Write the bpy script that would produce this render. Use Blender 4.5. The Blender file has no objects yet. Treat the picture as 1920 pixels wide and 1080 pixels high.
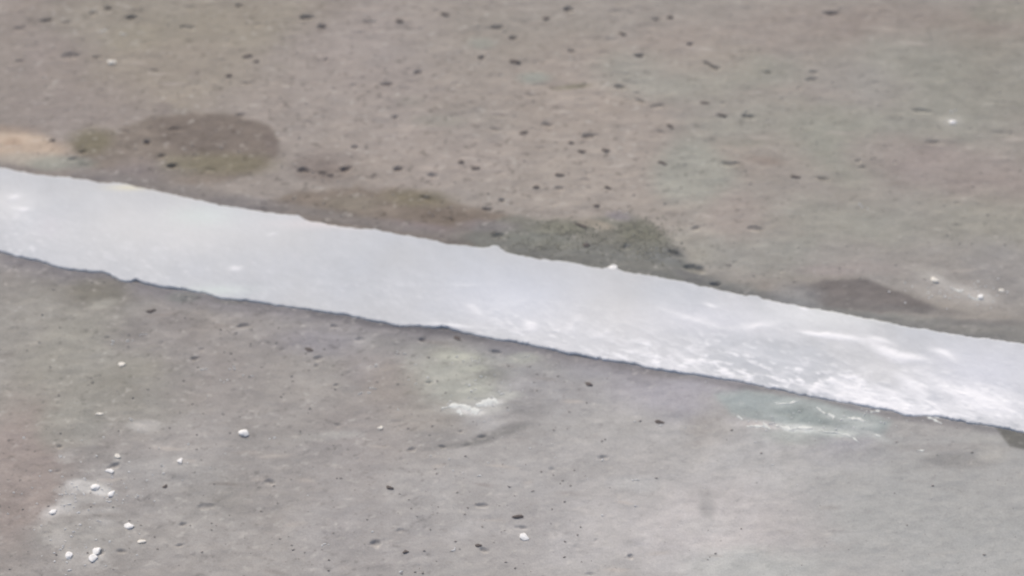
import bpy, bmesh, math, random
import numpy as np
from mathutils import Vector, Matrix

# ------------------------------------------------------------------ camera, sky, sun, exposure
scene = bpy.context.scene
C = scene.collection
PITCH = math.radians(58)          # looking steeply down at the ground
DIST = 1.84                       # from lens to the middle of the view
HFOV = math.radians(26)
cam_pos = Vector((0, -DIST*math.cos(PITCH), DIST*math.sin(PITCH)))
cd = bpy.data.cameras.new('camera')
cam = bpy.data.objects.new('camera', cd); C.objects.link(cam)
cam.location = cam_pos
cam.rotation_euler = (math.pi/2 - PITCH, 0, 0)
cd.sensor_width = 36
cd.lens = 18/math.tan(HFOV/2)
cd.clip_start = 0.05; cd.clip_end = 500
cd.dof.use_dof = True             # the hand-held video focuses a little short
cd.dof.focus_distance = 1.62
cd.dof.aperture_fstop = 3.9
cd.dof.aperture_blades = 0
scene.camera = cam

SUN_EL, SUN_ROT = math.radians(48), math.radians(-22)   # high haze, light from beyond the line
w = bpy.data.worlds.new('World'); scene.world = w; w.use_nodes = True
nt = w.node_tree
sky = nt.nodes.new('ShaderNodeTexSky'); sky.sky_type = 'NISHITA'; sky.sun_disc = False
sky.sun_elevation = SUN_EL; sky.sun_rotation = SUN_ROT
sky.air_density = 1.0; sky.dust_density = 4.0; sky.ozone_density = 1.0
nt.links.new(sky.outputs[0], nt.nodes['Background'].inputs[0])
nt.nodes['Background'].inputs[1].default_value = 0.10
sd = bpy.data.lights.new('sun', 'SUN'); sd.energy = 1.5; sd.angle = math.radians(12); sd.color = (1.0, .955, .885)
sun = bpy.data.objects.new('sun', sd); C.objects.link(sun)
sdir = Vector((math.sin(SUN_ROT)*math.cos(SUN_EL), math.cos(SUN_ROT)*math.cos(SUN_EL), math.sin(SUN_EL)))
sun.rotation_euler = sdir.to_track_quat('Z', 'Y').to_euler(); sun.location = sdir*5
vs = scene.view_settings
vs.view_transform = 'Standard'; vs.look = 'None'; vs.gamma = 1; vs.use_curve_mapping = False
vs.exposure = 0.38
ALB = np.array([0.975, 0.965, 0.925])       # photo tone -> base colour

# ------------------------------------------------------------------ helpers
rng = np.random.RandomState(7)
random.seed(7)
TX = math.tan(HFOV/2); TY = TX*9/16
def G(px, py):
    """a point of the 1920x1080 photograph -> its place on the ground"""
    a = (px/960-1)*TX; b = (1-py/540)*TY
    cp, sp = math.cos(PITCH), math.sin(PITCH)
    d = Vector((a, cp + b*sp, -sp + b*cp))
    t = -cam_pos.z/d.z
    p = cam_pos + d*t
    return (p.x, p.y)
PX = (G(970, 540)[0]-G(950, 540)[0])/20          # metres per photo pixel across
PY = (G(960, 530)[1]-G(960, 550)[1])/20          # and along

def lattice(seed, n=256): return np.random.RandomState(seed).rand(n, n).astype(np.float32)
_lat = {}
def vnoise(x, y, seed):
    if seed not in _lat: _lat[seed] = lattice(seed)
    L = _lat[seed]
    xi = np.floor(x).astype(np.int64); yi = np.floor(y).astype(np.int64)
    fx = (x-xi).astype(np.float32); fy = (y-yi).astype(np.float32)
    fx = fx*fx*fx*(fx*(fx*6-15)+10); fy = fy*fy*fy*(fy*(fy*6-15)+10)
    xi &= 255; yi &= 255; x1 = (xi+1) & 255; y1 = (yi+1) & 255
    return (L[xi, yi]*(1-fx)+L[x1, yi]*fx)*(1-fy) + (L[xi, y1]*(1-fx)+L[x1, y1]*fx)*fy
def fbm(x, y, size, seed, octv=4, gain=.5):
    """-1..1, features about `size` metres"""
    s = 0; a = 1; tot = 0; f = 1/size
    c, d = math.cos(.6), math.sin(.6)
    for k in range(octv):
        xx = (x*c - y*d)*f + 17.3*k + 40; yy = (x*d + y*c)*f + 9.1*k + 40
        s = s + a*(vnoise(xx, yy, seed+k)*2-1); tot += a; a *= gain; f *= 2.03
        c, d = c*math.cos(.9)-d*math.sin(.9), d*math.cos(.9)+c*math.sin(.9)
    return s/tot
def sstep(a, b, v):
    t = np.clip((v-a)/(b-a), 0, 1); return t*t*(3-2*t)
def lin(h):
    c = np.array([int(h[i:i+2], 16)/255 for i in (0, 2, 4)])
    return np.where(c <= .04045, c/12.92, ((c+.055)/1.055)**2.4).astype(np.float32)
def alb(h): return lin(h)*ALB

def tag(o, label=None, cat=None, group=None, kind=None):
    if label: o['label'] = label
    if cat: o['category'] = cat
    if group: o['group'] = group
    if kind: o['kind'] = kind
    return o
def make_mesh(name, V, F, mat, cols=None, smooth=True, parent=None):
    m = bpy.data.meshes.new(name)
    V = np.asarray(V, np.float32); F = np.asarray(F, np.int32); k = F.shape[1]
    m.vertices.add(len(V)); m.vertices.foreach_set('co', V.ravel())
    m.loops.add(F.size); m.loops.foreach_set('vertex_index', F.ravel())
    m.polygons.add(len(F)); m.polygons.foreach_set('loop_start', np.arange(len(F), dtype=np.int32)*k)
    m.polygons.foreach_set('use_smooth', np.full(len(F), smooth))
    m.update(calc_edges=True)
    if cols is not None:
        at = m.color_attributes.new('mineral', 'FLOAT_COLOR', 'POINT')
        rgba = np.ones((len(V), 4), np.float32); rgba[:, :3] = cols
        at.data.foreach_set('color', rgba.ravel())
    m.materials.append(mat)
    o = bpy.data.objects.new(name, m); C.objects.link(o)
    if parent: o.parent = parent
    return o

# ------------------------------------------------------------------ materials
def new_mat(name):
    m = bpy.data.materials.new(name); m.use_nodes = True
    n = m.node_tree.nodes; return m, n, m.node_tree.links, n['Principled BSDF']
def noise(n, l, co, scale, detail=4, rough=.6):
    t = n.new('ShaderNodeTexNoise'); t.inputs['Scale'].default_value = scale
    t.inputs['Detail'].default_value = detail; t.inputs['Roughness'].default_value = rough
    l.new(co, t.inputs['Vector']); return t.outputs['Fac']
def ramp(n, l, fac, p0, c0, p1, c1):
    r = n.new('ShaderNodeMapRange'); r.inputs[1].default_value = p0; r.inputs[2].default_value = p1
    r.inputs[3].default_value = c0; r.inputs[4].default_value = c1; l.new(fac, r.inputs[0]); return r.outputs[0]
def mul(n, l, a, b):
    x = n.new('ShaderNodeMix'); x.data_type = 'RGBA'; x.blend_type = 'MULTIPLY'; x.inputs[0].default_value = 1
    l.new(a, x.inputs[6]); l.new(b, x.inputs[7]); return x.outputs[2]
def gray(n, l, v):
    c = n.new('ShaderNodeCombineColor')
    for i in range(3): l.new(v, c.inputs[i])
    return c.outputs[0]
def bump(n, l, bs, height, strength, dist):
    b = n.new('ShaderNodeBump'); b.inputs['Strength'].default_value = strength; b.inputs['Distance'].default_value = dist
    l.new(height, b.inputs['Height']); l.new(b.outputs[0], bs.inputs['Normal'])

# weathered concrete: mineral tones carried by the mesh, grain by nodes
concrete, n, l, bs = new_mat('weathered_concrete')
co = n.new('ShaderNodeTexCoord').outputs['Object']
at = n.new('ShaderNodeVertexColor'); at.layer_name = 'mineral'
g1 = ramp(n, l, noise(n, l, co, 700, 3, .6), .3, .93, .7, 1.07)
g2 = ramp(n, l, noise(n, l, co, 140, 4, .6), .3, .955, .7, 1.045)
g3 = ramp(n, l, noise(n, l, co, 330, 2, .5), .67, 1.0, .80, .80)      # small dark aggregate grains
c_ = mul(n, l, at.outputs[0], gray(n, l, g1)); c_ = mul(n, l, c_, gray(n, l, g2)); c_ = mul(n, l, c_, gray(n, l, g3))
l.new(c_, bs.inputs['Base Color']); bs.inputs['Roughness'].default_value = .93
bs.inputs['Specular IOR Level'].default_value = .25
bump(n, l, bs, noise(n, l, co, 520, 5, .7), .55, .0007)

# thick white paint
paint, n, l, bs = new_mat('white_paint')
co = n.new('ShaderNodeTexCoord').outputs['Object']
at = n.new('ShaderNodeVertexColor'); at.layer_name = 'mineral'
g1 = ramp(n, l, noise(n, l, co, 25, 4, .6), .3, .975, .7, 1.02)
g2 = ramp(n, l, noise(n, l, co, 400, 3, .6), .3, .98, .7, 1.015)
c_ = mul(n, l, at.outputs[0], gray(n, l, g1)); c_ = mul(n, l, c_, gray(n, l, g2))
l.new(c_, bs.inputs['Base Color']); bs.inputs['Roughness'].default_value = .85
bs.inputs['Specular IOR Level'].default_value = .35
bump(n, l, bs, noise(n, l, co, 260, 4, .65), .35, .0006)

def stone_mat(name, c0, c1, rough=.8):
    m, n, l, bs = new_mat(name)
    co = n.new('ShaderNodeTexCoord').outputs['Object']
    f = ramp(n, l, noise(n, l, co, 300, 3, .6), .3, 0, .7, 1)
    x = n.new('ShaderNodeMix'); x.data_type = 'RGBA'; l.new(f, x.inputs[0])
    x.inputs[6].default_value = (*c0, 1); x.inputs[7].default_value = (*c1, 1)
    l.new(x.outputs[2], bs.inputs['Base Color']); bs.inputs['Roughness'].default_value = rough
    return m
white_stone = stone_mat('white_stone', (.86, .85, .83), (.70, .68, .65))
cream_stone = stone_mat('cream_stone', (.80, .76, .69), (.64, .60, .52))
pit_shade = stone_mat('pit_shade', (.09, .077, .07), (.16, .138, .128))  # near-black colour for lumps that replace pit shade
grit_mat = stone_mat('grit', (.17, .155, .145), (.30, .285, .27))
fleck_mat = stone_mat('paint_fleck', (.66, .66, .66), (.50, .50, .49))
moss_mat = stone_mat('moss', (.165, .16, .13), (.27, .265, .22), .95)

# ------------------------------------------------------------------ ground
STEP = 0.00105
X0, X1, Y0, Y1 = -0.56, 0.56, -0.37, 0.40
xs = np.arange(X0, X1+1e-9, STEP); ys = np.arange(Y0, Y1+1e-9, STEP)
NX, NY = len(xs), len(ys)
X, Y = np.meshgrid(xs, ys, indexing='ij')
X = X.astype(np.float32); Y = Y.astype(np.float32)
WX = fbm(X, Y, .05, 300, 4); WY = fbm(X, Y, .05, 320, 4)   # warps for ragged outlines
WXs = fbm(X, Y, .012, 340, 3); WYs = fbm(X, Y, .012, 350, 3)

# edges of the white line in the photograph (x, y)
TOP = [(-700,190),(-300,262),(-80,297),(0,312),(60,325),(130,331),(200,343),(270,352),(330,365),(420,384),(480,394),(540,401),(575,412),
       (640,424),(700,429),(780,444),(850,457),(915,464),(960,475),(1010,484),(1060,489),(1100,497),(1140,503),(1180,511),(1240,519),(1290,529),
       (1350,542),(1400,553),(1450,564),(1520,576),(1600,591),(1680,606),(1760,621),(1840,632),(1920,643),(2050,668),(2400,730),(2700,783)]
BOT = [(-700,340),(-300,414),(-80,455),(0,473),(30,482),(70,489),(100,500),(130,506),(190,511),(240,527),(290,536),(340,543),(400,552),(450,561),
       (520,573),(580,582),(650,591),(700,603),(760,611),(800,613),(850,620),(910,633),(960,641),(1010,650),(1060,662),(1120,672),(1180,682),(1240,694),
       (1300,702),(1360,712),(1420,722),(1500,741),(1560,752),(1640,767),(1720,778),(1800,790),(1860,800),(1920,812),(2050,836),(2400,904),(2700,962)]
def to_line(P):
    Q = np.array([G(*p) for p in P]); return Q
TOPg, BOTg = to_line(TOP), to_line(BOT)
def top_y(x): return np.interp(x, TOPg[:, 0], TOPg[:, 1])
def bot_y(x): return np.interp(x, BOTg[:, 0], BOTg[:, 1])

above = Y > (top_y(X)+bot_y(X))/2
# base tones for each side of the line, lower side lighter to the right
gx = np.clip((X+.43)/.86, 0, 1)[..., None]
up = alb('9B928C')*(1-gx)+alb('9B9690')*gx
lo_near = alb('959190')*(1-gx)+alb('ADACAC')*gx
lo_far = alb('9D9895')*(1-gx)+alb('B0AFAE')*gx
dn = np.clip((bot_y(X)-Y)/.16, 0, 1)[..., None]
COL = np.where(above[..., None], up, lo_near*(1-dn)+lo_far*dn).astype(np.float32)

def region(x0, y0, x1, y1):
    i0 = max(0, int((x0-X0)/STEP)); i1 = min(NX, int((x1-X0)/STEP)+2)
    j0 = max(0, int((y0-Y0)/STEP)); j1 = min(NY, int((y1-Y0)/STEP)+2)
    return (slice(i0, max(i0, i1)), slice(j0, max(j0, j1)))
def blob(px, py, rx, ry, hexc, s=.7, soft=.5, ang=0, warp=.35):
    """a mineral or dirt tone lying on the concrete; sizes in photo pixels"""
    cx, cy = G(px, py); ax, ay = rx*PX, ry*PY
    R = max(ax, ay)*(1.6+soft)
    r = region(cx-R, cy-R, cx+R, cy+R)
    if X[r].size == 0: return
    m = min(ax, ay)
    dx = X[r]-cx + WX[r]*warp*ax*.9 + WXs[r]*warp*m*.3; dy = Y[r]-cy + WY[r]*warp*ay*.9 + WYs[r]*warp*m*.3
    a = math.radians(ang); u = dx*math.cos(a)+dy*math.sin(a); v = -dx*math.sin(a)+dy*math.cos(a)
    d = np.sqrt((u/ax)**2+(v/ay)**2)
    k = (1-sstep(1-soft, 1+soft, d))*s
    COL[r] = COL[r]*(1-k[..., None]) + alb(hexc)*k[..., None]
def poly(P, hexc, s=.8, soft=6, rag=7):
    Q = np.array([G(*p) for p in P]); sf = soft*PX; pad = sf+rag*PX*2
    r = region(Q[:, 0].min()-pad, Q[:, 1].min()-pad, Q[:, 0].max()+pad, Q[:, 1].max()+pad)
    x = X[r]+WX[r]*rag*PX+WXs[r]*rag*PX*.6; y = Y[r]+WY[r]*rag*PX+WYs[r]*rag*PX*.6
    dist = np.full(x.shape, 9., np.float32); inside = np.zeros(x.shape, bool)
    for a, b in zip(Q, np.roll(Q, -1, 0)):
        e = b-a; t = np.clip(((x-a[0])*e[0]+(y-a[1])*e[1])/(e@e), 0, 1)
        dist = np.minimum(dist, np.hypot(x-a[0]-t*e[0], y-a[1]-t*e[1]))
        inside ^= ((a[1] > y) != (b[1] > y)) & (x < (b[0]-a[0])*(y-a[1])/(b[1]-a[1]+1e-12)+a[0])
    sd_ = np.where(inside, -dist, dist)
    k = (1-sstep(-sf, sf, sd_))*s
    COL[r] = COL[r]*(1-k[..., None]) + alb(hexc)*k[..., None]

def along(P, w_, hexc, s, soft=.9):
    for (ax, ay), (bx, by) in zip(P[:-1], P[1:]):
        L = math.hypot(bx-ax, by-ay); k = max(1, int(L/(w_*3.0)))
        for i in range(k):
            t = (i+.5)/k; blob(ax+(bx-ax)*t, ay+(by-ay)*t, L/k*.62, w_, hexc, s, soft, -math.degrees(math.atan2(by-ay, bx-ax)), .25)
# broad tones, upper slab
for a in [(60,180,120,200,'938B86',.6),(110,110,60,50,'9D9390',.6),(330,110,210,110,'989083',.6),(260,30,160,60,'959083',.5),(520,40,160,60,'9A9385',.6),
          (620,30,60,60,'938B84',.5),(700,110,150,130,'A09793',.7),(560,210,140,90,'A29993',.7),(150,200,140,60,'978E8A',.5),(880,90,120,90,'99928A',.5),
          (1000,60,160,60,'989289',.4),(1000,200,220,140,'A1978F',.6),(880,230,80,40,'9A958F',.5),(1130,230,120,130,'A59B93',.7),(1100,340,160,80,'A69D95',.7),
          (800,290,160,80,'A69C96',.6),(690,330,90,40,'A1978F',.5),(1230,140,110,50,'9CA098',.5),(1370,130,100,60,'9B9A90',.6),(1460,140,90,50,'97968D',.5),
          (1290,90,120,60,'A2968E',.5),(1500,50,150,60,'998F89',.6),(1650,40,120,50,'948A84',.6),(1850,60,130,70,'92877F',.6),(1880,20,70,25,'8F8E84',.6),
          (1690,130,160,80,'97978F',.6),(1850,140,140,90,'93938A',.6),(1560,110,60,60,'988F88',.4),(1600,170,90,60,'989491',.5),(1500,190,110,30,'9D928C',.5),
          (1480,240,180,60,'9A9A91',.6),(1420,290,100,40,'A0968E',.5),(1300,320,70,60,'9CA097',.6),(1600,280,110,70,'97988E',.6),(1760,240,110,60,'979890',.6),
          (1700,290,110,40,'9C918D',.6),(1800,320,140,50,'9B918E',.6),(1880,360,90,40,'9B918C',.6),(1850,430,120,60,'98978D',.6),(1700,420,120,60,'9A9992',.5),
          (1560,430,130,60,'999A92',.6),(1350,420,120,50,'A19A92',.5),(1430,480,150,40,'979893',.6),(1370,400,50,40,'A19690',.5),(1600,480,80,40,'9E9896',.5),
          (1780,500,160,50,'989593',.6),(1900,520,80,60,'949292',.6),(1280,470,60,40,'9A9990',.5)]:
    blob(*a)
# broad tones, lower slab
for a in [(110,530,140,40,'8D8A86',.6),(60,620,100,80,'9B9991',.6),(210,660,140,90,'A09E95',.7),(60,740,90,60,'9A988F',.6),(40,880,80,130,'A0948F',.8),(130,800,60,40,'9E9F96',.5),
          (250,740,120,60,'97958D',.6),(180,545,60,35,'86837A',.7),(360,600,70,35,'9A948D',.5),(300,620,90,50,'918C8D',.6),(450,640,110,50,'97928F',.6),
          (420,720,110,60,'9A9491',.5),(550,760,120,70,'979390',.6),(560,700,80,40,'9B9792',.4),(700,800,100,80,'9A9491',.6),(640,900,80,100,'9D9999',.5),(690,690,60,30,'948E8E',.5),
          (600,640,80,25,'928F96',.6),(780,640,70,20,'8D8C8C',.6),(740,720,60,40,'99918A',.6),(860,700,80,60,'A7A99E',.7),(890,740,60,20,'AFB1AA',.6),
          (820,780,70,30,'A59F98',.5),(910,780,45,25,'AAA9AA',.8),(1000,680,110,30,'9E9F9F',.6),(960,650,90,18,'8F9098',.5),(1040,740,110,40,'A4A3A6',.6),(1000,765,50,25,'979697',.7),
          (1140,690,80,20,'9F9FA8',.5),(1230,740,90,45,'AAA8B2',.7),(1350,720,80,18,'A6A4AE',.5),(1130,800,110,50,'AFAEAD',.5),(1340,800,50,30,'A29E9B',.7),(1100,900,160,60,'AFADAD',.5),
          (870,930,160,60,'A3A1A1',.5),(560,930,120,70,'A19D9B',.5),(380,930,90,60,'989693',.6),(240,930,120,50,'9C9999',.4),(300,880,100,30,'A7A5A4',.5),(430,1020,130,50,'A09C99',.5),
          (150,1000,90,50,'9F9B97',.5),(60,1040,60,40,'979391',.5),(700,1020,120,60,'A19E9F',.5),(980,1010,120,60,'ABA8A8',.6),(1150,1000,150,70,'B4B1B1',.6),(1380,960,150,60,'B5B1B1',.7),
          (1300,1010,100,60,'B8B4B4',.6),(1450,850,130,60,'B3B2B2',.6),(1470,1000,60,40,'B3ADAC',.5),(1420,1060,120,30,'B2B5B3',.6),(1600,830,160,60,'A8A7A7',.5),(1650,900,130,60,'ABABAB',.5),
          (1850,930,140,100,'A5A5A5',.7),(1830,860,120,60,'A3A1A0',.6),(1700,1000,150,60,'ABACAB',.5),(1880,1030,100,60,'A7A8A7',.6),(1600,850,80,25,'A3A2A8',.5),(1500,990,70,50,'AEAAA9',.4),
          (1760,790,90,25,'A5A19F',.6),(1850,830,50,30,'B0AEAA',.5),(1590,740,60,16,'9FA09F',.4)]:
    blob(*a)
# mottling everywhere: greenish against pinkish patches and worn lighter ones
m1 = fbm(X, Y, .035, 500, 4)[..., None]; m2 = fbm(X, Y, .018, 520, 4)[..., None]; m3 = fbm(X, Y, .12, 540, 3)[..., None]
COL *= 1 + m1*np.array([.010, 0, -.012], np.float32)
COL *= 1 + m2*.08 + m3*.05
flow = fbm(X*.35, Y, .006, 560, 3)[..., None]
COL *= 1 + flow*.075
for _ in range(230):        # short wiped scratches, pale and dark, all running with the trowel
    px, py = rng.uniform(0, 1920), rng.uniform(0, 1080)
    if rng.rand() > .3+.7*math.exp(-((px-950)/420)**2-((py-190)/230)**2): continue
    blob(px, py, rng.uniform(9, 30), rng.uniform(1.8, 4), 'B9B0A9' if rng.rand() < .5 else '857D78', rng.uniform(.2, .55), .6, rng.uniform(-12, 8))

br = (~above)*sstep(-.10, .06, X)*sstep(.0, .08, bot_y(X)-Y)
COL *= 1 + .075*br[..., None]
blob(1790,960,210,150,'A5A6A5',.75,.8)
# damp and dirty stains with outlines of their own
poly([(132,262),(165,245),(235,240),(290,220),(360,208),(450,212),(500,233),(524,268),(514,302),(480,322),(400,347),(300,350),(180,322),(140,300)], '877D74', .88, 9, 12)
poly([(270,245),(300,222),(360,212),(450,214),(500,236),(522,268),(512,300),(470,318),(430,300),(330,290)], '7D736C', .85, 8, 10)
blob(165,262,42,26,'7D7763',.8,.5); blob(420,308,90,20,'7F7965',.8,.6); blob(330,312,50,22,'888270',.6,.6); blob(255,305,50,14,'928986',.4)
blob(508,270,13,34,'7B716D',.5,.6,20); blob(250,327,90,18,'878186',.5,.6)
blob(20,272,100,30,'BFAB98',.85,.35,-8,.4); blob(30,262,50,9,'CFBBA6',.55,.5); blob(22,266,20,8,'AA927F',.6,.5); blob(60,298,80,14,'B0A99E',.7,.5); blob(110,305,60,14,'989B92',.7,.5)
blob(25,243,60,8,'92847B',.5,.5)
blob(148,305,24,12,'7C7D78',.6,.6); blob(608,318,52,22,'80756F',.75,.6,0,.5); blob(600,300,50,26,'928883',.5,.6); blob(655,297,28,9,'8C8480',.5,.6)
poly([(470,392),(520,372),(580,358),(640,352),(740,350),(800,366),(880,392),(950,402),(990,440),(975,478),(900,466),(760,444),(640,424)], '867B71', .92, 9, 12)
blob(780,372,70,16,'7F7866',.8,.6,-6); blob(660,380,50,16,'8A8377',.6); blob(840,408,80,14,'786D64',.8,.6,-10); blob(790,426,90,10,'8A7F84',.6,.6,-9)
blob(470,382,60,12,'8C888E',.55,.7,-8)
poly([(880,440),(940,415),(1010,404),(1080,418),(1140,402),(1196,404),(1236,430),(1256,462),(1300,508),(1400,552),(1300,538),(1150,512),(1000,485),(900,468)], '7F7F77', .9, 9, 14)
blob(1000,450,60,20,'80847F',.6,.5); blob(1130,470,90,16,'7B7E7D',.6,.6,-10); blob(1205,440,36,24,'80806F',.6,.6,-20); blob(1060,425,46,14,'89897A',.6,.6)
blob(1122,420,36,8,'A89E90',.7,.5,-15); blob(1040,460,40,12,'85857A',.5); blob(1240,478,46,18,'787B7C',.7,.6,-25); blob(1262,470,20,12,'6F7070',.5,.6,-30)
blob(1165,405,28,8,'918A92',.6,.6,-15); blob(920,425,60,12,'8C868C',.5)
along([(130,322),(290,345),(420,373),(560,395),(700,418),(860,448)], 11, '85807E', .75)
along([(860,440),(1000,470),(1160,495),(1290,520),(1420,548)], 13, '7C7D7A', .7)
poly([(1250,500),(1300,510),(1360,530),(1440,548),(1520,562),(1600,574),(1700,590),(1800,600),(1920,606),(2100,640),(2100,690),(1920,660),(1700,618),(1500,580),(1400,556),(1290,530)], '838381', .85, 9, 7)
blob(1290,516,30,7,'747474',.7,.5,-20)
poly([(1490,538),(1545,522),(1580,522),(1628,519),(1660,532),(1690,544),(1722,562),(1756,580),(1750,584),(1660,583),(1600,575),(1540,572)], '767170', .95, 7, 9)
blob(1495,560,50,26,'8F9092',.7,.6); blob(1600,566,60,10,'7F7B7A',.7,.5,-6); blob(1710,582,90,7,'7D7A79',.7,.5,-6); blob(1850,604,110,6,'7F7D7D',.55,.6); blob(1660,596,90,8,'93938F',.5,.6,-8)
blob(1560,506,60,10,'A39A98',.6,.6); blob(1640,500,50,10,'A19996',.5,.6,-10); blob(1790,550,80,22,'A4A09D',.7,.6,-15); blob(1740,510,28,10,'A9A5A0',.6,.6)
# purple-grey band under the line, its edge shadow painted in darker
lowerP = [p for p in BOT if -60 < p[0] < 2000]
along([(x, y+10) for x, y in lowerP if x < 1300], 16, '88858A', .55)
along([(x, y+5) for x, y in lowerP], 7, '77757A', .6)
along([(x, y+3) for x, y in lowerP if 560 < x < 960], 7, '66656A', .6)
poly([(1866,800),(1930,812),(2000,830),(2000,860),(1920,842),(1892,838)], '696965', .9, 4, 3)
blob(185,540,50,18,'7E7B72',.6); blob(345,555,36,10,'737876',.6); blob(440,562,30,8,'70706F',.6)
# pale teal film of thinned paint
poly([(1340,738),(1400,728),(1520,750),(1640,775),(1672,790),(1655,815),(1600,812),(1560,800),(1480,800),(1420,790),(1370,775)], 'A0AAAA', .85, 9, 6)
blob(1510,776,60,16,'98A2A1',.8,.5,-12); blob(1420,752,60,14,'A0AAAC',.7,.6,-8); blob(1500,815,70,16,'A9B0AC',.6,.6); blob(1610,788,40,12,'A8AFAE',.7,.6)
blob(1590,820,60,20,'A4A3AA',.5,.6)
blob(1800,862,56,13,'939291',.75,.5,-3); blob(1790,838,90,8,'9C9998',.5); blob(1855,850,26,14,'B3B1AD',.6); blob(1560,1010,40,20,'A7A3A2',.4)
blob(930,812,56,9,'8B8A89',.75,.6,18); blob(860,832,60,6,'848382',.7,.6,8); blob(820,815,40,14,'959392',.5,.6); blob(960,802,26,8,'858484',.6,.6,12)
blob(1326,948,13,26,'A19F9F',.8,.6); blob(1158,246,12,18,'938C86',.6,.6); blob(1433,302,34,8,'8D827B',.75,.6,-8); blob(1403,267,40,8,'918F86',.6,.6)
blob(770,190,30,10,'96918A',.5); blob(1073,162,36,5,'85816F',.75,.5,6); blob(640,10,30,14,'8E8680',.4); blob(1750,118,60,10,'918F87',.4); blob(307,205,18,12,'8A817D',.6,.6)
blob(365,140,12,14,'8F8782',.5,.6); blob(1000,145,34,12,'97A098',.6,.6); blob(900,80,26,12,'959B93',.5,.6); blob(830,225,50,12,'98968E',.5); blob(395,880,1,1,'989693',.1)
blob(130,175,16,24,'8F8682',.45,.7,25); blob(250,75,60,30,'A39C8C',.35); blob(1650,54,42,6,'A9A098',.6,.6,-4); blob(1612,58,30,5,'8E867F',.5,.6)
# worn pale scuffs
for a in [(152,910,24,8,'DEDCDA',.95,.6,-10),(170,916,30,7,'D6D4D2',.95,.6,-14),(122,948,13,13,'C8C6C4',.9,.7,30),(98,961,18,9,'D4D1CF',.7,.8,20),(176,1044,18,14,'CFCCC9',.7,.8),(130,1042,14,10,'B8B6B3',.7,.8),(242,986,18,9,'B9B6B4',.7,.8),(207,883,16,6,'BAB7B5',.6,.8),(220,858,9,10,'B5B3B1',.6,.8),(268,799,28,9,'BAB7B4',.7,.8),(337,864,12,8,'B9B6B4',.6,.8),(215,1010,80,40,'A8A5A2',.5,.8),(182,960,40,5,'BCB9B7',.7,.7,4),(112,1010,20,14,'B8B5B2',.6,.8,30),(150,1062,40,8,'B2AFAC',.6,.8),(300,870,50,8,'AFACAA',.6,.8),(345,905,60,6,'ADAAA8',.5,.8,8),(190,980,20,6,'BDBAB8',.7,.7),(125,855,16,10,'B1AEAC',.6,.8),(1785,228,20,9,'B5B3AD',.6,.8),(1838,558,22,8,'C9C6C3',.75,.7,-12),(1755,524,18,8,'C0BDB9',.7,.8,-30),(1805,546,34,9,'BBB7B3',.7,.8,-14),(1775,535,40,6,'B2AEAA',.6,.8,-20),(890,764,56,11,'BBBBB8',.8,.6,4),(880,770,26,7,'D2D2D1',.85,.6,-6),(922,754,20,6,'D8D8D6',.85,.6,6),(1540,806,80,9,'BEC5C2',.85,.6,-6),(1500,803,50,6,'CDD1CF',.85,.6,-4),(1610,788,30,7,'BDC2C1',.8,.6,-10),(1648,818,22,6,'BEC1C0',.7,.6,-25),(1580,780,55,11,'B4BBBA',.7,.6,-20),(1475,756,34,8,'B5BDBC',.75,.6,8),(150,915,42,10,'B9B7B5',.8,.6,8),(192,920,26,9,'CBCAC8',.8,.5,-20),(130,945,16,16,'B5B3B1',.75,.6,35),(170,938,30,6,'B3B1AF',.6,.6,0),(190,570,26,8,'ABA9A1',.6,.6,14),(100,1000,40,26,'ABA8A4',.5),
          (180,1010,40,22,'A8A6A3',.5),(600,818,60,8,'AEACA9',.6,.6,5),(640,815,40,6,'B3B1AE',.5),(268,797,26,9,'B8B5B2',.6),(1190,906,38,12,'BBBBBB',.7,.6),(1820,556,50,9,'B0ACA8',.6,.6,-14),
          (855,668,34,8,'BBBDB0',.7,.6,-5),(980,672,30,10,'ABAEA6',.6),(885,690,30,6,'B4B6AA',.6),(1325,985,50,14,'BBB9B8',.5),(1530,700,1,1,'BBB9B8',.1),(1580,1010,20,10,'B0B1B1',.6),
          (1830,1050,24,14,'B0B0AF',.5),(1735,1065,40,14,'B0B1B0',.5),(945,740,30,7,'BCBEB8',.6),(890,730,26,6,'BDBFB4',.6),(1375,790,26,7,'B9B6B6',.7,.6,-30),(1430,797,34,7,'C3BDBC',.7,.6,-8),
          (1300,392,1,1,'999999',.1),(1760,1000,1,1,'AAAAAA',.1),(193,57,12,4,'ABA598',.6),(227,63,10,4,'A8A295',.6),(325,157,26,3,'AAA19C',.5),(755,60,30,4,'A9A19B',.6),(932,208,24,4,'B0A7A0',.6)]:
    blob(*a)

lum = COL.mean(-1, keepdims=True); tint = lum*np.array([1.035, .998, .955], np.float32)
COL += (tint-COL)*.15
# grain that runs through every tone, stains included
m4 = fbm(X*.55, Y, .009, 570, 4)[..., None]; m5 = fbm(X*.45, Y, .0042, 580, 3)[..., None]
inst = np.zeros(X.shape, np.float32)
for (px, py, rx, ry) in [(360,280,190,70),(760,400,260,50),(1120,450,180,60),(1620,560,170,45),(610,318,60,30),(420,600,420,60),(900,720,130,60),(1520,790,180,45),(160,970,140,120)]:
    cx, cy = G(px, py); inst = np.maximum(inst, np.exp(-((X-cx)/(rx*PX))**2-((Y-cy)/(ry*PY))**2))
inst = inst[..., None]
COL *= 1 + m4*(.045+.11*inst) + m5*(.045+.09*inst)
fine = np.clip(fbm(X*.6, Y, .0030, 590, 2)-.42, 0, 1)[..., None]
calm = .25+.75*np.exp(-((X+.02)/.26)**2-((Y-.14)/.16)**2)[..., None] + .25*(X < -.05)[..., None]
COL *= 1 - fine*1.1*np.clip(calm, 0, 1)
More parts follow.
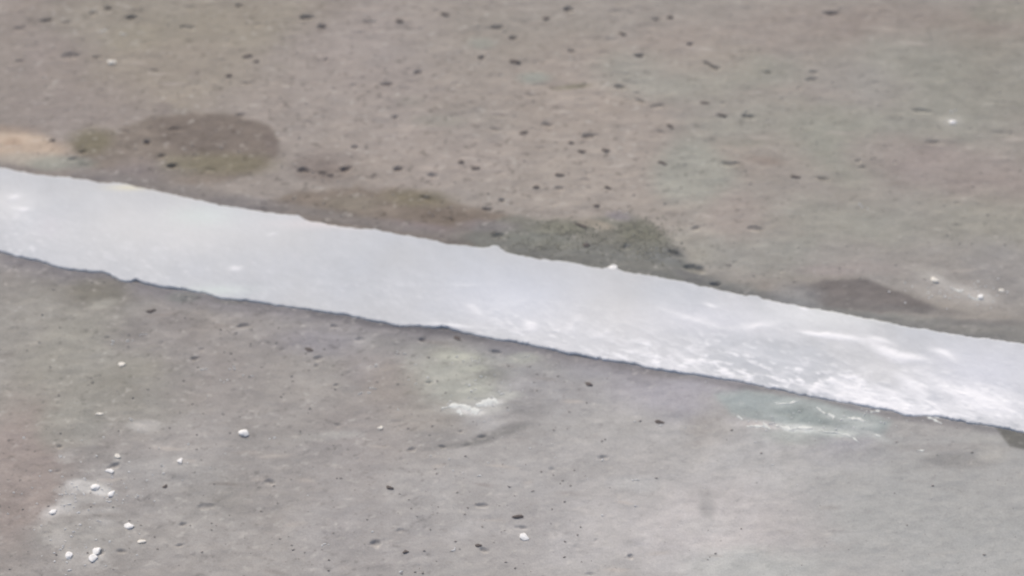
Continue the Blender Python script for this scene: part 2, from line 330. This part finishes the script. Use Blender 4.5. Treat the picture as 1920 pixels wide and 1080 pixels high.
pale = np.clip(fbm(X*.6, Y, .0034, 595, 2)-.45, 0, 1)[..., None]
pale = pale*.8*np.where(X[..., None] > .12, .5, 1)
COL = COL*(1-pale) + alb('CFCBC6')*pale
cloud = fbm(X, Y, .045, 575, 4)[..., None]*np.clip((.03-Y)/.1, 0, 1)[..., None]
COL *= 1 + cloud*np.where(X[..., None] < .1, .11, .05)

# pits (bug holes): (x, y, half width, half height, depth mm), sizes in photo pixels
f_, d_, D_, DD = .9, 2.0, 3.2, 4.6
PITS = [(35,54,9,4,d_),(88,39,13,5,D_,14),(123,43,10,5,d_),(203,16,10,5,D_),(174,25,9,5,d_),(243,33,11,4,D_),(255,22,7,4,f_),(355,15,10,5,f_),(448,11,10,5,d_),(573,34,11,5,D_),(606,52,10,5,D_),
 (483,48,8,5,f_),(352,52,14,4,d_),(135,104,16,6,d_,12),(178,108,13,5,d_,6),(37,116,7,4,d_),(287,133,10,3,d_),(462,157,13,4,d_),(539,157,10,4,f_),(612,113,7,4,d_),(453,217,8,4,d_),
 (577,230,7,4,f_),(278,267,7,5,D_),(327,243,12,5,d_),(302,293,8,5,d_),(326,311,9,6,D_),(368,293,8,4,f_),(155,285,8,4,d_),(137,298,7,4,d_),(568,321,12,5,D_),(233,246,14,4,f_),(390,318,9,4,f_),
 (695,43,13,4,d_),(670,63,12,4,f_),(930,52,12,4,D_),(963,72,8,5,D_),(1065,19,8,5,D_),(1152,23,10,4,f_),(1232,36,12,4,D_,8),(1145,75,10,4,f_),(1072,96,10,5,D_),(1082,80,7,4,f_),(1130,100,12,4,f_),
 (1200,104,12,5,D_,-4),(901,108,6,5,D_),(784,135,8,5,D_),(728,158,13,4,D_,4),(757,166,14,3,f_),(773,153,13,3,f_),(853,157,12,4,f_),(1010,159,15,3,f_),(997,179,12,3,f_),(1162,163,10,4,D_,-12),
 (1203,190,11,3,D_,-30),(1232,199,13,3,d_),(1187,157,12,3,f_),(1090,188,12,4,f_),(883,193,9,5,f_),(740,220,8,4,D_),(937,216,12,4,f_),(927,241,7,5,d_,-20),(1027,235,10,4,d_),(1010,245,7,4,f_),
 (1063,216,12,3,f_),(1240,248,12,3,d_,-20),(1100,257,8,5,D_),(1013,278,9,4,f_),(665,277,9,5,D_),(748,318,10,5,D_),(810,330,9,4,d_),(647,319,8,5,D_),(1050,353,10,4,d_),(1098,338,12,4,f_,-12),(938,323,10,3,f_),
 (1560,24,14,4,D_,-4),(1665,23,12,3,f_),(1295,83,8,5,D_),(1330,120,9,3,D_,-32),(1341,127,10,4,D_,-14),(1440,136,9,4,D_),(1527,136,9,4,d_),(1522,149,14,3,d_,5),(1403,218,12,4,D_),(1467,185,12,3,f_,-16),
 (1377,307,16,4,d_,4),(1540,335,14,4,d_,-10),(1610,302,6,4,d_),(1618,314,6,4,d_),(1679,305,7,4,d_),(1723,207,18,4,d_,-8),(1752,266,16,3,d_),(1640,155,8,3,f_),(1880,250,18,5,f_),(1885,193,30,3,f_),
 (942,375,8,5,D_),(917,392,9,5,D_),(1010,390,9,3,f_),(1037,383,8,4,f_),(800,372,14,5,d_,-20),(933,442,8,4,d_),(1173,463,9,6,d_),(1267,477,13,5,d_,-30),(1417,430,8,4,d_,-10),(1305,429,7,5,d_),
 (1303,505,16,5,D_,-18),(1345,533,10,4,D_),(672,637,10,4,d_),(792,637,9,6,D_),(930,660,12,5,D_,-14),(803,717,8,4,D_),(458,611,11,5,D_,10),(597,672,9,4,D_),(378,655,9,4,d_),(367,672,11,4,D_),
 (202,633,9,4,D_),(627,612,9,5,D_),(23,617,9,4,f_),(592,687,6,4,d_),(388,950,13,4,d_,8),(343,983,10,4,D_,6),(338,1023,12,4,D_,14),(112,837,11,4,D_,-14),(107,884,9,4,d_),(217,872,11,4,D_,18),
 (227,1034,8,4,D_),(191,1036,5,5,D_),(507,903,9,5,D_),(630,722,9,3,D_),(633,797,8,3,d_),(864,809,7,4,D_),(902,819,11,4,D_,6),(828,837,14,4,D_,-6),(772,843,10,4,D_),(753,862,9,4,f_),
 (902,948,12,4,D_),(978,989,13,4,D_),(907,1032,8,4,D_,-24),(703,1018,9,5,D_),(725,1013,12,3,f_,6),(752,995,8,4,d_),(1035,880,7,4,d_),(1130,857,11,5,D_),(1033,838,12,3,f_),(1183,1044,7,6,D_,-40),(1202,867,11,3,f_),
 (1117,1013,6,4,d_),(1107,1077,12,4,d_),(873,835,16,3,d_,10),(748,791,12,3,f_),(680,821,9,3,f_),(1082,1026,9,4,f_),(60,640,8,4,f_),(530,655,10,4,f_),(1345,566,1,1,f_),(1690,985,1,1,f_)]
for _ in range(520):     # the very small ones between
    px, py = rng.uniform(-100, 2020), rng.uniform(-60, 1140)
    dens = .35 + .65*math.exp(-((px-1050)/420)**2-((py-200)/260)**2) - (.3 if px > 1400 else 0) - (.2 if py > 620 else 0)
    if px > 1150 and py > 620: continue
    if rng.rand() < dens: PITS.append((px, py, rng.uniform(3, 7), rng.uniform(1.6, 3.2), rng.uniform(.4, 1.5), rng.uniform(-12, 8)))

Z = (fbm(X, Y, .14, 600, 3)*.0012 + fbm(X, Y, .02, 620, 3)*.00042 + fbm(X*.5, Y, .006, 640, 3)*.00030).astype(np.float32)
rough_band = np.exp(-((X-.04)/.22)**2)*(Y > 0.02)
Z += fbm(X*.45, Y, .009, 660, 2)*.00030*(.6+rough_band)
for p in PITS:
    px, py, rx, ry, dep = p[:5]; a = math.radians(p[5] if len(p) > 5 else rng.uniform(-8, 8))
    if py > 600: rx, ry, dep = rx*.82, ry*.85, dep*.85
    else: rx, dep = rx*1.12, dep*1.2
    cx, cy = G(px, py); ax, ay = max(rx*PX*rng.uniform(.75, 1.05), .0011), max(ry*PY*rng.uniform(.65, .95), .0010)
    R = max(ax, ay)*2.4+.003; r = region(cx-R, cy-R, cx+R, cy+R)
    if X[r].size == 0: continue
    dx, dy = X[r]-cx, Y[r]-cy
    u = dx*math.cos(a)+dy*math.sin(a); v = -dx*math.sin(a)+dy*math.cos(a)
    d = np.sqrt((u/ax)**2+(v/ay)**2)*(1+.35*WYs[r]) + WXs[r]*.75 + fbm(X[r], Y[r], .0028, 645, 2)*.35
    Z[r] -= (1-sstep(.35, 1.45, d))*dep*.00078*(ay/.0022)**.5
    Z[r] += np.exp(-((d-1.75)/.38)**2)*dep*.00003         # a slight raised lip
# shallow dip against the line's lower edge where mortar meets paint
dist_b = bot_y(X)-Y
Z -= (np.exp(-((dist_b-.0012)/.0030)**2)*.0008*(.6+.9*fbm(X, Y, .03, 680, 3))).astype(np.float32)
dist_t = Y-top_y(X)
Z -= (np.exp(-((dist_t-.0005)/.0028)**2)*.0007*(1+fbm(X, Y, .03, 690, 3))).astype(np.float32)
under = sstep(-.001, .004, np.minimum(Y-bot_y(X), top_y(X)-Y))
Z -= (under*.0022).astype(np.float32)
fade = np.minimum.reduce([X-X0, X1-X, Y-Y0, Y1-Y])/.03
Z *= np.clip(fade, 0, 1)

V = np.stack([X, Y, Z], -1).reshape(-1, 3)
idx = np.arange(NX*NY).reshape(NX, NY)
F = np.stack([idx[:-1, :-1], idx[1:, :-1], idx[1:, 1:], idx[:-1, 1:]], -1).reshape(-1, 4)
cols = COL.reshape(-1, 3)
# the slab goes on outside the frame, to the horizon: coarser rings that share the border's corners
ring_V, ring_F, ring_C = [], [], []
far = [0.9, 2.0, 6.0, 25.0, 120.0]
def ring_sides():
    base = len(V); vi = base
    bx = [X0, X1]; by = [Y0, Y1]
    prev = (X0, X1, Y0, Y1)
    global ring_V, ring_F, ring_C
    for R in far:
        x0, x1, y0, y1 = prev; nx0, nx1, ny0, ny1 = -R, R, -R, R
        quads = [((nx0, ny0), (nx1, ny0), (x1, y0), (x0, y0)), ((nx1, ny0), (nx1, ny1), (x1, y1), (x1, y0)),
                 ((nx1, ny1), (nx0, ny1), (x0, y1), (x1, y1)), ((nx0, ny1), (nx0, ny0), (x0, y0), (x0, y1))]
        for q in quads:
            for (x, y) in q: ring_V.append((x, y, 0)); ring_C.append(alb('9F9A96'))
            ring_F.append((vi, vi+1, vi+2, vi+3)); vi += 4
        prev = (nx0, nx1, ny0, ny1)
ring_sides()
V = np.concatenate([V, np.array(ring_V, np.float32)]); F = np.concatenate([F, np.array(ring_F)]); cols = np.concatenate([cols, np.array(ring_C)])
ground = make_mesh('ground', V, F, concrete, cols)
tag(ground, 'weathered grey concrete ground, pitted and stained, either side of the white line', None, None, 'structure')

def ground_z(x, y):
    i = int(round((x-X0)/STEP)); j = int(round((y-Y0)/STEP))
    if 0 <= i < NX and 0 <= j < NY: return float(Z[i, j])
    return 0.0

# ------------------------------------------------------------------ the white line
ux = np.concatenate([np.linspace(-.76, -.47, 60, endpoint=False), np.arange(-.47, .47, .0010), np.linspace(.47, .74, 60)])
NV = 128
t = np.linspace(0, 1, NV)[None, :]
xcol = ux[:, None]
nx_ = np.zeros_like(ux)
def n1(size, seed, o=4): return fbm(ux, nx_+seed*.37, size, seed, o)
top_e = top_y(ux) + n1(.012, 700)*.0010 + n1(.004, 710, 3)*.0009 + n1(.0016, 712, 2)*.0006
bot_e = bot_y(ux) + n1(.014, 720)*.0010 + n1(.004, 730, 3)*.0010 + n1(.0016, 732, 2)*.0007
def lump(edge, px, py, wpx, amp):     # local bulge of an edge, amp in photo pixels towards +y
    cx = G(px, py)[0]; return edge + np.exp(-((ux-cx)/(wpx*PX))**2)*amp*PY
top_e = lump(top_e, 930, 463, 14, 8); top_e = lump(top_e, 1150, 503, 10, 8); top_e = lump(top_e, 560, 402, 12, 5); top_e = lump(top_e, 1420, 557, 14, 3)
top_e = lump(top_e, 225, 347, 26, 5)
bot_e = lump(bot_e, 228, 522, 16, -5); bot_e = lump(bot_e, 255, 527, 7, 5); bot_e = lump(bot_e, 415, 552, 34, -6); bot_e = lump(bot_e, 745, 610, 22, -4); bot_e = lump(bot_e, 830, 615, 12, 6)
bot_e = lump(bot_e, 1710, 776, 30, -4)
LX = np.broadcast_to(xcol, (len(ux), NV)).astype(np.float32)
tt = .5 - .5*np.cos(np.pi*t); tt = .5*t+.5*tt          # denser towards both edges
LY = (bot_e[:, None]*(1-tt) + top_e[:, None]*tt).astype(np.float32)
dl = LY-bot_e[:, None]; dt_ = top_e[:, None]-LY; de = np.minimum(dl, dt_)
lip = np.sqrt(np.clip(1-(1-np.clip(de/.0022, 0, 1))**2, 0, 1))
pxm = LX/PX + 960                                       # photo column, only to say where the coat is rough
right = sstep(1180, 1420, pxm); low = sstep(.75, .15, dl/(dl+dt_))
along_band = sstep(820, 1000, pxm)*(1-right)*low
rough = .22 + .9*right*(.5+.5*low) + .6*along_band + .25*sstep(160, 0, pxm)
lx, ly = LX, LY
n_a = fbm(lx*.8+ly*.5, ly-lx*.15, .012, 760, 4)
ridge = 1-np.abs(fbm(lx*.55+ly*.35, ly+lx*.17, .011, 780, 4))*2.4
HZ = .0012 + fbm(lx, ly, .09, 740, 2)*.0005 + n_a*.0004*rough + np.clip(ridge, 0, 1)**2*.0006*rough*(.5+.5*fbm(lx, ly, .03, 790, 2))
blobs = np.clip(fbm(lx*.6+ly*.3, ly+lx*.16, .0035, 800, 3)-.10, 0, 1)
HZ += blobs*.0009*rough*(.35+.65*low)
HZ += fbm(lx, ly, .003, 805, 2)*.00012
THICK_GLINT = blobs*1.5*rough*(.25+.75*low)*(.4+1.2*np.clip(fbm(lx, ly, .03, 860, 3)+.3, 0, 1)) + .55*right*sstep(0, .5, fbm(lx*.5+ly*.3, ly+lx*.16, .02, 865, 4)+.12)*(.3+.7*low) + np.clip(ridge, 0, 1)**2*.35*rough*low + .25*along_band
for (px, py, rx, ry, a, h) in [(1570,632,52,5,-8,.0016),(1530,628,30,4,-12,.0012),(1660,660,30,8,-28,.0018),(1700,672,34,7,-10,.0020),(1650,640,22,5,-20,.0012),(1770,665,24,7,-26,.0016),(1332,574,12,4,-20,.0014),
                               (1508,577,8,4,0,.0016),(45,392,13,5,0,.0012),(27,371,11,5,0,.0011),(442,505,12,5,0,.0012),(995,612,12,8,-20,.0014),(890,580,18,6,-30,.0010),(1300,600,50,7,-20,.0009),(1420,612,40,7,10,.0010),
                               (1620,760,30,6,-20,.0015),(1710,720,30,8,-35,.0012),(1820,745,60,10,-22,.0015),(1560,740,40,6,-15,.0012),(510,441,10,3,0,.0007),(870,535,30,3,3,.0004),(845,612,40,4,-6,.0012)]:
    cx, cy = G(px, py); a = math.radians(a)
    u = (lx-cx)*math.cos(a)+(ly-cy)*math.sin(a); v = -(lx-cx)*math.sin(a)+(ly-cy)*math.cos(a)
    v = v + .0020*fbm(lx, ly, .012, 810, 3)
    kk = np.exp(-(u/(rx*PX))**2-(v/(ry*PY))**2); HZ = HZ + kk*h*.6; THICK_GLINT = THICK_GLINT + kk*h/.0018
HZ *= .38+.62*sstep(0, .035, dt_+.006*fbm(lx, ly, .02, 815, 2))     # the coat thins towards its upper edge
HZ = HZ*.56*lip - .0014*(1-lip)
LV = np.stack([LX, LY, HZ.astype(np.float32)], -1).reshape(-1, 3)
li = np.arange(len(ux)*NV).reshape(len(ux), NV)
LF = np.stack([li[:-1, :-1], li[1:, :-1], li[1:, 1:], li[:-1, 1:]], -1).reshape(-1, 4)
LC = np.ones((len(ux), NV, 3), np.float32)*(alb('DADADD'))*1.0
tone = fbm(lx, ly, .06, 820, 4)[..., None]
LC *= np.array([.780, .805, .830], np.float32)+tone*np.array([.028, .012, -.015], np.float32)
LC *= 1+fbm(lx, ly, .02, 830, 4)[..., None]*.04+fbm(lx*.6+ly*.1, ly+lx*.15, .006, 850, 3)[..., None]*.035*(1+right[..., None])
def lblob(px, py, rx, ry, hexc, s):
    cx, cy = G(px, py); d = ((lx-cx)/(rx*PX))**2+((ly-cy)/(ry*PY))**2
    k = (np.exp(-d)*s)[..., None]; LC[:] = LC*(1-k)+alb(hexc)*k
for a in [(330,430,260,60,'D8D8D9',.7),(380,405,60,20,'D3DDDB',.5),(410,545,60,10,'D2DBD9',.6),(90,440,60,30,'D6D6D9',.4),(620,420,90,10,'E4DCDE',.5),(950,560,160,50,'D5D9E4',.6),(1170,590,90,40,'DCDAD8',.4),
          (1550,590,150,24,'D9DCDC',.6),(1350,600,150,30,'DFE0E9',.5),(1650,700,100,30,'DBDBDD',.6),(1850,700,120,60,'DBDDE8',.6),(240,352,40,6,'E2DCC4',.6),(95,425,20,20,'CFCDD3',.4),(1422,618,8,10,'C5C6CC',.5),(20,380,60,30,'E6E6E8',.5)]:
    lblob(*a)
kt = np.clip(THICK_GLINT*1.1, 0, 1)[..., None]*.9
LC = LC*(1-kt) + alb('F1F1F6')*kt          # thick coat covers whiter, with ridge highlights painted into the colour
# grime worked into the outermost rim of the coat
rim = np.clip(1-de/.0014, 0, 1)*(.10+.15*fbm(lx, ly, .01, 840, 3))
LC = LC*(1-rim[..., None]) + alb('A9A8A6')*rim[..., None]
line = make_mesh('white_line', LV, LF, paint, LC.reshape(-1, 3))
tag(line, 'broad thick white painted line with ragged edges crossing the concrete', 'painted line')

# ------------------------------------------------------------------ pebbles, and dark lumps standing in for shaded pits
def stone_mesh(name, seed, mat, sx, sy, sz, sub=3, jag=.55):
    bm = bmesh.new(); bmesh.ops.create_icosphere(bm, subdivisions=sub, radius=1)
    r = random.Random(seed)
    planes = [(Vector((r.gauss(0, 1), r.gauss(0, 1), r.gauss(0, 1))).normalized(), r.uniform(.45, .9)) for _ in range(11)]
    ph = [r.uniform(0, 6) for _ in range(6)]
    for v in bm.verts:
        p = v.co.copy()
        for nn, dd in planes:
            e = p.dot(nn)-dd
            if e > 0: p -= nn*e*.85
        k = 1+jag*.35*(math.sin(p.x*3+ph[0])*math.sin(p.y*3.4+ph[1])+.5*math.sin(p.z*5+ph[2])*math.sin(p.x*6+ph[3]))
        v.co = Vector((p.x*k*sx, p.y*k*sy, p.z*k*sz))
    m = bpy.data.meshes.new(name); bm.to_mesh(m); bm.free()
    m.polygons.foreach_set('use_smooth', [sub >= 3]*len(m.polygons)); m.materials.append(mat)
    return m
def put_stone(name, px, py, rx, ry, mat, seed, label, cat, group, rot=0, sink=.35, flat=.75):
    sx, sy = rx*PX, ry*PY; sz = min(sx, sy)*flat
    m = stone_mesh(name, seed, mat, sx, sy, sz)
    o = bpy.data.objects.new(name, m); C.objects.link(o)
    x, y = G(px, py); o.location = (x, y, ground_z(x, y)+sz*(1-sink)); o.rotation_euler = (0, 0, math.radians(rot))
    return tag(o, label, cat, group)
WG = 'pale pebbles lying on the concrete'
whites = [
 (209,117,11,6,'cream pebble alone on the upper concrete, above the brown damp stain',cream_stone,8),
 (1786,229,11,6,'white pebble alone on the greenish concrete at the far right',white_stone,-18),
 (457,812,12,8,'largest white pebble, alone on bare concrete below the line',white_stone,3),
 (337,864,7,6,'small round white pebble below and left of the largest one',white_stone,0),
 (207,883,9,5,'flat pale pebble just above the crusty white scuff at lower left',white_stone,4),
 (178,914,10,7,'white pebble on the left end of the crusty pale scuff',white_stone,-15),
 (208,927,8,6,'white pebble on the right end of the crusty pale scuff',white_stone,25),
 (98,961,9,5,'white pebble beside the pinkish patch at lower left',white_stone,18),
 (242,986,10,6,'white pebble midway between the pale scuff and the bottom cluster',white_stone,5),
 (266,1016,9,4,'thin pale pebble right of the bottom left cluster',cream_stone,0),
 (180,1035,10,7,'upper one of two touching white pebbles near the bottom',white_stone,20),
 (174,1048,9,7,'lower one of two touching white pebbles near the bottom',white_stone,5),
 (129,1043,7,7,'small white pebble left of the two touching ones at the bottom',white_stone,0),
 (983,1007,11,6,'slanting white chip beneath two dark pits near the bottom',white_stone,-38),
 (1838,557,9,6,'white pebble right of the dark brown stain, near the line',white_stone,-10),
 (1752,526,9,6,'pale pebble above the right tip of the dark brown stain',cream_stone,-30),
 (220,856,6,5,'tiny pale pebble highest in the lower left cluster',cream_stone,0),
 (1150,501,10,6,'white paint lump stuck on the upper edge of the line by the moss',white_stone,0),
 (1877,545,7,4,'tiny pale pebble nearest the right edge of the view',cream_stone,0),
 (187,776,10,3,'thin pale sliver on the greenish concrete at left',cream_stone,2),
 (227,683,9,4,'flat pale pebble on the light concrete under the line',cream_stone,4),
 (712,803,7,4,'pale pebble left of the white paint splash',cream_stone,0)]
for i, (px, py, rx, ry, lab, mt, rot) in enumerate(whites):
    put_stone('pebble', px, py, rx*.95, ry*.90, mt, 100+i, lab, 'pebble', WG, rot, sink=.5, flat=.36)
DG = 'dark stand-ins for shaded pits in the concrete'  # dark lumps added in place of the shade inside pits
darks = [
 (429,143,10,5,'dark pit stand-in above the brown damp stain, alone',0),
 (464,106,12,5,'long dark pit stand-in, upper of a pair left of top centre',12),
 (482,116,8,4.5,'short dark pit stand-in, lower of the pair left of top centre',0),
 (965,116,15,6,'longest and darkest pit stand-in, near the top centre',-12),
 (750,40,9,6,'round dark pit stand-in near the top edge, left of centre',0),
 (835,27,11,5,'slanting dark pit stand-in near the top edge, left of the darkest ones',-16),
 (1023,35,10,5.5,'dark pit stand-in near the top edge at the centre',-5),
 (1256,32,8,6,'dark pit stand-in at the end of a scratch near the top edge',0),
 (1167,64,10,5,'dark pit stand-in under a pale spot near the top, right of centre',-20),
 (983,248,12,6,'big dark pit stand-in in the middle of the upper concrete',-3),
 (1070,268,9,4,'small dark pit stand-in, upper left of a trio on the pinkish concrete',-10),
 (1091,284,10,5,'dark pit stand-in at the bottom of the trio on the pinkish concrete',-5),
 (1138,282,10,5,'dark pit stand-in at the right of the trio on the pinkish concrete',-6),
 (1257,237,10,5,'dark pit stand-in tilted down to the right, right of the trio',-32),
 (1242,306,11,5,'tilted dark pit stand-in standing alone right of the pinkish concrete',-22),
 (865,304,8,6,'rounder dark pit stand-in of a close pair above the stained band',-20),
 (892,315,10,5,'flatter dark pit stand-in of a close pair above the stained band',4),
 (1049,328,12,5,'dark pit stand-in with a pale rim above the green moss',-5),
 (1005,350,8,6,'brownish dark pit stand-in between the pair and the moss',0),
 (1140,352,10,5,'dark pit stand-in just above the brownish top of the moss patch',-22),
 (1118,385,7,5,'small dark pit stand-in close above the moss patch',-10),
 (1090,422,14,4,'long brown pit stand-in in the pale gap of the moss patch',-22),
 (1098,459,9,6,'dark pit stand-in inside the green moss patch, close to the line',0),
 (605,323,9,5,'dark pit stand-in in the middle of the small brown smudge',-8),
 (620,329,8,5,'dark pit stand-in at the lower right of the small brown smudge',0),
 (1322,193,13,4,'flat dark pit stand-in on the upper concrete right of centre',-3),
 (1355,216,12,4.5,'tilted dark pit stand-in below the flat one, right of centre',-16),
 (1492,331,13,4,'flat dark pit stand-in on the upper concrete above the dark brown stain',-8),
 (99,263,6,4,'tiny black pit stand-in at the end of the peach coloured patch',0),
 (858,634,8,5,'dark pit stand-in just under the lower edge of the line',-18),
 (580,655,11,4.5,'tilted dark pit stand-in below the line with a pale rim above it',-20),
 (283,582,9,5,'dark pit stand-in close below the line, left side',10),
 (1103,719,9,5,'dark pit stand-in below the line near the centre',-24),
 (310,911,7,5,'round black pit stand-in on the lower left concrete',15),
 (1238,791,11,4.5,'dark pit stand-in with pale rim on the light lower concrete',-6),
 (732,914,9,5,'dark pit stand-in alone on the plain lower concrete',-8),
 (973,969,12,5,'dark pit stand-in directly above a dark pit and the white chip',-6),
 (897,1023,8,5,'dark pit stand-in near the bottom edge, left of the white slanting chip',-12),
 (760,1035,6,5.5,'round dark pit stand-in nearest the bottom edge',0)]
for i, (px, py, rx, ry, lab, rot) in enumerate(darks):
    put_stone('pit_stand_in', px, py, rx*.92, ry*.72, pit_shade, 300+i, lab, 'stone chip', DG, rot, sink=.78, flat=.5)

# ------------------------------------------------------------------ paint splashes below the line
def splash(px_pts, label):
    VV, FF, CC = [], [], []
    for seg in px_pts:
        pts = [Vector((*G(a, b), 0)) for a, b, _ in seg]; ws = [c*PX*1.25 for *_, c in seg]
        dense, dw = [], []
        for k in range(len(pts)-1):
            nseg = max(2, int((pts[k+1]-pts[k]).length/.0008))
            for q in range(nseg):
                s = q/nseg; dense.append(pts[k].lerp(pts[k+1], s)); dw.append(ws[k]*(1-s)+ws[k+1]*s)
        dense.append(pts[-1]); dw.append(ws[-1])
        base = len(VV); W = 7
        for k, p in enumerate(dense):
            d = (dense[min(k+1, len(dense)-1)]-dense[max(k-1, 0)]).normalized(); nn = Vector((-d.y, d.x, 0))
            ww = dw[k]*(1+1.1*float(fbm(np.array([p.x*1.]), np.array([p.y*1.]), .0025, 900, 2)[0]))
            wob = .0008*float(fbm(np.array([p.x+3]), np.array([p.y*1.]), .005, 910, 2)[0])
            for j in range(W):
                s = j/(W-1)*2-1; q = p+nn*(s*ww+wob)
                VV.append((q.x, q.y, ground_z(q.x, q.y)+.0004*(1-s*s)*(.6+.8*random.random())-.00022*abs(s)*random.uniform(.3,1.8)))
                CC.append(alb('DEE0DE')*(.9+.12*random.random()))
        for k in range(len(dense)-1):
            for j in range(W-1):
                a = base+k*W+j; FF.append((a, a+1, a+W+1, a+W))
    o = make_mesh('paint_splash', VV, FF, paint, np.array(CC))
    return tag(o, label, 'paint splash', 'dried white paint splashes below the line')
splash([[(828,764,1.5),(850,761,3),(868,760,5),(884,766,7),(897,772,4)],[(858,768,4),(866,778,3)],[(893,760,3),(905,755,5),(925,750,6),(934,757,2)]], 'jagged white paint splash in front of the greenish patch, centre')
splash([[(1382,780,1.5),(1392,787,2.5)],[(1400,799,1.5),(1425,800,3),(1440,801,2)],[(1430,793,2),(1445,804,1.5)]], 'short broken pinkish white paint splash left of the teal film')
splash([[(1455,799,2),(1480,803,3),(1520,803,2.5),(1526,803,1)],[(1535,808,1),(1575,812,2),(1600,820,1.5),(1612,830,1)]], 'long thin pale paint streak along the foot of the teal film')
splash([[(1452,756,1),(1475,757,2),(1496,752,1.5)]], 'single short paint streak in the middle of the teal film')
splash([[(1530,764,1.2),(1545,774,2.2),(1565,783,2.5)],[(1590,784,2),(1612,786,2.5),(1622,791,1)],[(1632,772,2),(1650,771,2)],[(1640,815,1.2),(1650,819,1.5)]], 'broken paint streak on the right part of the teal film')
splash([[(1738,782,1.5),(1752,787,3),(1766,794,1.5)],[(1748,778,1.5),(1764,783,1.5)]], 'small white paint splash touching the lower edge of the line at right')
splash([[(1718,845,1.5),(1728,845,2),(1733,843,1)]], 'tiny white paint splash farthest right below the line')
splash([[(1782,538,1),(1800,546,1.8),(1808,543,1)],[(1815,556,1.2),(1828,561,2.2),(1845,562,1.5)]], 'pale paint crumbs above the line, right of the dark brown stain')

# ------------------------------------------------------------------ what nobody could count: grit, flecks, moss
def scatter(name, spots, mat, label, cat, shapes=5, seed=1):
    r = random.Random(seed); protos = []
    for s in range(shapes):
        m = stone_mesh('grain', seed*50+s, mat, 1, 1, 1, sub=1, jag=.5)
        protos.append((np.array([v.co[:] for v in m.vertices]), np.array([p.vertices[:] for p in m.polygons]))); bpy.data.meshes.remove(m)
    VV, FF = [], []; base = 0
    for (x, y, sx, sy, sz) in spots:
        v, f = protos[r.randrange(shapes)]; a = r.uniform(0, 6.28)
        c, s = math.cos(a), math.sin(a); vv = np.stack([v[:, 0]*c-v[:, 1]*s, v[:, 0]*s+v[:, 1]*c, v[:, 2]], 1)*[sx, sy, sz]
        vv += [x, y, ground_z(x, y)+sz*.35]; VV.append(vv); FF.append(f+base); base += len(v)
    o = make_mesh(name, np.concatenate(VV), np.concatenate(FF), mat, smooth=False)
    return tag(o, label, cat, None, 'stuff')
def on_line(x, y, m=.002): return bot_y(x)-m < y < top_y(x)+m
sp = []
while len(sp) < 2600:
    x, y = random.uniform(-.5, .5), random.uniform(-.33, .37)
    if on_line(x, y) or (x > .08 and y < .0 and random.random() < .75): continue
    s = random.choice([.0004, .0005, .0006, .0009]); sp.append((x, y, s*random.uniform(1, 1.9), s, s*.6))
scatter('grit', sp, grit_mat, 'fine grey grit strewn over the concrete', 'grit', seed=2)
fl = []
FL = [(265,625),(240,637),(207,642),(385,691),(432,691),(420,713),(467,707),(752,662),(700,685),(857,668),(885,672),(990,670),(698,727),(680,737),(900,893),(1193,900),(1133,862),(1240,797),(942,739),(888,733),
      (852,1032),(610,1022),(130,1073),(302,872),(117,857),(243,787),(123,945),(182,978),(117,1027),(1785,209),(1617,387),(1167,397),(193,57),(227,63),(750,1070),(1300,560)]
for (px, py) in FL:
    for k in range(3):
        x, y = G(px+random.gauss(0, 5), py+random.gauss(0, 2)); fl.append((x, y, random.uniform(.0006, .0018), random.uniform(.0005, .0009), .0005))
for cx_, cy_, sx_, sy_, nn in [(165,925,50,18,60),(150,1010,60,40,50),(1810,550,60,14,50),(880,720,60,26,34),(230,870,90,40,30),(1600,785,60,16,30),(1440,795,40,8,20),(960,860,300,100,40)]:
    for k in range(nn):
        x, y = G(random.gauss(cx_, sx_), random.gauss(cy_, sy_))
        if not on_line(x, y): s = random.uniform(.0004, .0009); fl.append((x, y, s*1.5, s, s*.6))
scatter('paint_flecks', fl, fleck_mat, 'tiny pale flecks of paint and mortar sprinkled on the concrete', 'flecks', seed=3)
ms = []
for cx_, cy_, sx_, sy_, nn in [(1205,440,24,15,260),(1060,428,34,11,130),(1120,455,60,15,190),(1230,470,22,13,110),(1000,455,36,12,60)]:
    for k in range(nn):
        x, y = G(random.gauss(cx_, sx_), random.gauss(cy_, sy_))
        if not on_line(x, y): s = random.uniform(.0004, .0010); ms.append((x, y, s*1.4, s, s*.6))
scatter('moss', ms, moss_mat, 'thin green moss crust growing along the upper edge of the line', 'moss', seed=4)
